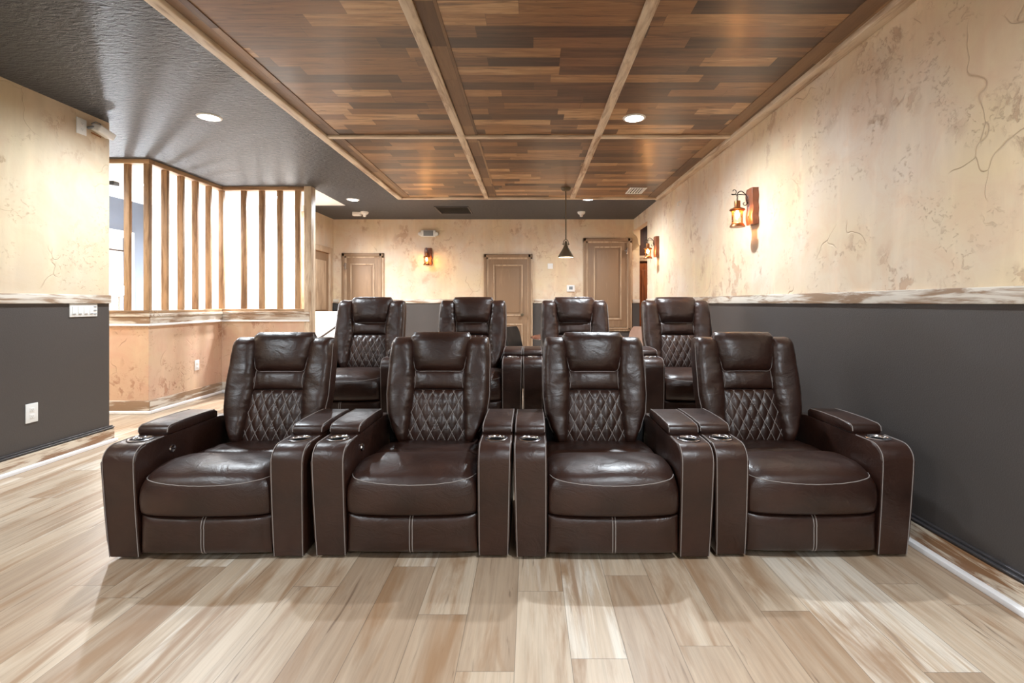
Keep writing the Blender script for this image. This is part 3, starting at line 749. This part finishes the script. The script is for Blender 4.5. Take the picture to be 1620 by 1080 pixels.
# ------------------------------------------------------------------ ceiling fittings
def vent(x, y, w, d, z, m, md, label, n):
    t = thing('air_vent', label, 'air vent', (x, y, z))
    mb = MB(); b = .022
    for q in ((-w/2, w/2, -d/2, -d/2+b), (-w/2, w/2, d/2-b, d/2), (-w/2, -w/2+b, -d/2+b, d/2-b), (w/2-b, w/2, -d/2+b, d/2-b)): mb.box(q[0], q[1], q[2], q[3], -.012, 0, 0, .003)
    mb.build('vent_frame', m, t)
    mb = MB(); mb.box(-w/2+b, w/2-b, -d/2+b, d/2-b, -.003, -.0005, 0); mb.build('backing', 'black', t)
    for k in range(n):
        mb = MB()
        if w > .4: yy = -d/2+b+(d-2*b)*(k+.5)/n; mb.box(-w/2+b, w/2-b, yy-.004, yy+.010, -.012, -.006, 0)
        else: xx = -w/2+b+(w-2*b)*(k+.5)/n; mb.box(xx-.009, xx+.009, -d/2+b, d/2-b, -.012, -.006, 0)
        mb.build('louvre', md, t)
vent(-1.27, 8.27, .56, .62, CEIL, 'cap', 'black', 'large black louvred air vent in the dark ceiling near the back wall', 9)
vent(1.47, 6.82, .23, .36, CEIL-.004, 'plastic', 'plastic', 'small white air vent in the wood ceiling near the right wall', 5)
def detector(x, y, label, two):
    t = thing('smoke_detector', label, 'smoke detector', (x, y, CEIL))
    mb = MB(); mb.lathe([(0, -.045), (.045, -.045), (.06, -.03), (.068, -.01), (.068, 0)], 0, 26); mb.build('body', 'plastic', t)
    mb = MB(); mb.lathe([(0, -.085), (.02, -.085), (.026, -.07), (.03, -.045)], 0, 18); mb.build('sensor_tip', 'plastic', t)
    if two:
        mb = MB(); mb.box(-.2, -.06, -.045, .045, -.07, 0, 0, .012); mb.build('side_unit', 'plastic', t)
detector(-2.83, 8.45, 'white ceiling detector with a side unit beside the far left ceiling light', True)
detector(.885, 8.45, 'white round ceiling detector behind the far right ceiling light', False)
mb = MB(); mb.box(-.03, .03, -.05, .05, -.05, 0, 0, .01); tag(mb.build('ceiling_sensor', 'black', loc=(-5.35, 6.35, CEIL)), 'small black sensor under the white stair room ceiling', 'sensor')

# ------------------------------------------------------------------ wall fittings
t = thing('emergency_light', 'white emergency light box on the back wall above the sconce', 'emergency light', (-1.87, BY, 2.485))
mb = MB(); mb.box(-.155, .125, -.06, 0, -.055, .065, 0, .012); mb.build('housing', 'plastic', t)
mb = MB(); mb.box(-.10, .08, -.066, -.058, -.042, .052, 0, .003); mb.build('face_panel', 'plastic_grey', t)
for x in (-.165, .14):
    mb = MB(); mb.lathe([(0, -.075), (.03, -.07), (.038, -.05), (.034, -.02), (0, -.01)], 0, 18, (x, 0, -.005), 'y'); mb.build('lamp_head', 'plastic', t)
mb = MB(); mb.box(-.075, .075, -.025, 0, -.062, .062, 0, .006); th = mb.build('thermostat', 'plastic', loc=(.765, BY, 1.47)); tag(th, 'white square thermostat with grey screen between the door and the panel', 'thermostat')
mb = MB(); mb.box(-.032, .034, -.029, -.025, -.02, .036, 0, .001); mb.build('screen', 'plastic_grey', th)
mb = MB(); mb.box(-.05, .05, -.012, 0, -.05, .05, 0, .004); pl_ = tag(mb.build('wall_plate', 'plastic', loc=(.385, BY, 1.885)), 'small blank white wall plate on the back wall under the pendant lamp', 'wall plate')
mb = MB(); mb.lathe([(0, -.016), (.008, -.014), (.008, -.01)], 0, 10, (0, 0, 0), 'y'); mb.build('centre_cap', 'plastic', pl_)
# sprinkler hook on right wall
t = thing('wall_hook', 'tiny white hook high on the right wall', 'hook', (WX, 6.33, 2.5))
mb = MB(); mb.lathe([(0, -.006), (.018, -.006), (.018, 0)], 0, 12, (0, 0, 0), 'x'); mb.build('mount', 'plastic', t)
mb = MB(); mb.tube([(-.004, 0, 0), (-.035, 0, -.005), (-.045, 0, -.035), (-.035, 0, -.05), (-.02, 0, -.045)], .004, 0, 8); mb.build('hook_arm', 'plastic', t)
# left wall outlets and switches (plates face +x)
def outlet(x, y, z, label, h=.125, w=.08):
    t = thing('wall_outlet', label, 'outlet', (x, y, z), 0, 'white wall outlets')
    mb = MB(); mb.box(0, .007, -w/2, w/2, -h/2, h/2, 0, .003); mb.build('cover_plate', 'plastic', t)
    for zz in (-.024, .024):
        mb = MB(); mb.box(.006, .010, -.017, .017, zz-.015, zz+.015, 0, .002)
        for yy in (-.006, .006): mb.box(.0095, .0104, yy-.001, yy+.001, zz-.004, zz+.006, 1)
        mb.box(.0095, .0104, -.002, .002, zz-.011, zz-.007, 1)
        mb.build('socket', ['plastic', 'plastic_grey'], t)
outlet(LX, 3.61, .395, 'white duplex outlet low on the charcoal left wall', .14, .09)
outlet(PX, 6.1, .43, 'white outlet low on the peach half wall')
outlet(LX, 4.01, 2.635, 'white outlet high on the left wall with a camera beside it', .13, .09)
t = thing('security_camera', 'white boxy camera on a bracket high on the left wall near the ceiling', 'camera', (LX, 4.10, 2.63))
mb = MB(); mb.tube([(.008, -.04, .01), (.04, -.03, .02), (.06, 0, .03)], .011, 0, 10); mb.build('bracket', 'plastic_grey', t)
R = Matrix.Rotation(math.radians(-12), 4, 'X') @ Matrix.Rotation(math.radians(18), 4, 'Y')
mb = MB(); mb.box(.02, .105, -.03, .13, -.022, .038, 0, .012, R); mb.build('body', 'plastic', t)
mb = MB(); mb.tube([(.03, -.03, .05), (.05, -.01, .07), (.075, .0, .06), (.07, .03, .045)], .004, 0, 6); mb.tube([(.02, -.02, -.02), (.06, .03, -.045)], .005, 1, 6); mb.build('cable', ['plastic_grey', 'copper'], t)
t = thing('switch_panel', 'white multi-gang switch panel under the chair rail on the left wall', 'light switch', (LX, 4.03, 1.14))
mb = MB(); mb.box(0, .008, -.125, .125, -.053, .053, 0, .003); mb.build('cover_plate', 'plastic', t)
for k in range(4):
    yy = -.09+.052*k; mb = MB(); mb.box(.007, .013, yy-.017, yy+.017, -.034, .034, 0, .002)
    mb.box(.0125, .0145, yy-.012, yy+.012, -.031, -.026, 1); mb.build('rocker', ['plastic', 'plastic_grey'], t)
mb = MB()
for zz in (-.03, 0, .03): mb.box(.007, .012, .09, .112, zz-.005, zz+.003, 0)
mb.build('keypad', 'plastic_grey', t)
# handrail on the low stair wall
t = thing('handrail', 'dark sloping handrail on the white low wall of the stairs', 'handrail', (-3.25, 7.9, .7))
mb = MB(); mb.tube([(-.36, -.07, -.24), (0, -.07, .0), (.30, -.07, .21)], .017, 0, 12); mb.build('rail', 'rail_metal', t)
for x, z in ((-.25, -.167), (.22, .152)):
    mb = MB(); mb.tube([(x, 0, z-.05), (x, -.05, z-.05), (x, -.07, z-.01)], .008, 0, 8); mb.build('bracket', 'rail_metal', t)

# ------------------------------------------------------------------ table and chairs behind the back row
t = thing('dining_table', 'round reddish brown wooden table behind the back row of recliners', 'table', (.64, 6.62, 0))
mb = MB(); mb.lathe([(0, .755), (.6, .755), (.625, .748), (.63, .735), (.61, .725), (.56, .715), (0, .715)], 0, 56); mb.build('table_top', 'table', t)
mb = MB(); mb.lathe([(.12, .715), (.06, .66), (.045, .5), (.06, .3), (.08, .2), (.05, .12), (0, .1)], 0, 28); mb.build('pedestal', 'table', t)
for k in range(4):
    a = k*PI/2+.4; mb = MB(); mb.tube([(math.cos(a)*r, math.sin(a)*r, z) for r, z in ((.04, .2), (.15, .17), (.27, .08), (.33, .025))], [.04, .035, .028, .025], 0, 10); mb.build('leg', 'table', t)
def dchair(loc, rz, m, label):
    t = thing('dining_chair', label, 'chair', loc, rz)
    mb = MB(); mb.box(-.22, .22, -.22, .22, .43, .49, 0, .02); mb.build('seat', m, t)
    mb = MB(); P = []
    for k in range(13):
        z = .47+.42*k/12; y = .20+.08*(k/12)**1.3; w = .20+.02*math.sin(k/12*PI); w *= 1 if k < 11 else (.93 if k == 11 else .8)
        P.append([(-w, y+.02, z), (-w, y-.02, z), (-w*.5, y+.005, z), (0, y+.012, z), (w*.5, y+.005, z), (w, y-.02, z), (w, y+.02, z), (0, y+.045, z)])
    mb.grid(np.array(P), 0, False, True); mb.f.append(tuple(range(8))); mb.mi.append(0); mb.sm.append(False)
    mb.f.append(tuple(range(len(mb.v)-8, len(mb.v)))); mb.mi.append(0); mb.sm.append(False); mb.build('backrest', m, t)
    for sx in (-1, 1):
        for sy in (-1, 1):
            mb = MB(); mb.tube([(sx*.17, sy*.17, .44), (sx*.2, sy*.2, 0)], [.02, .013], 0, 10); mb.build('leg', 'rail_metal', t)
    return t
dchair((.01, 6.32, 0), math.radians(68), 'black', 'dark upholstered dining chair at the left side of the round table')
dchair((1.22, 6.22, 0), math.radians(-60), 'tan_fabric', 'tan upholstered dining chair at the right side of the round table')
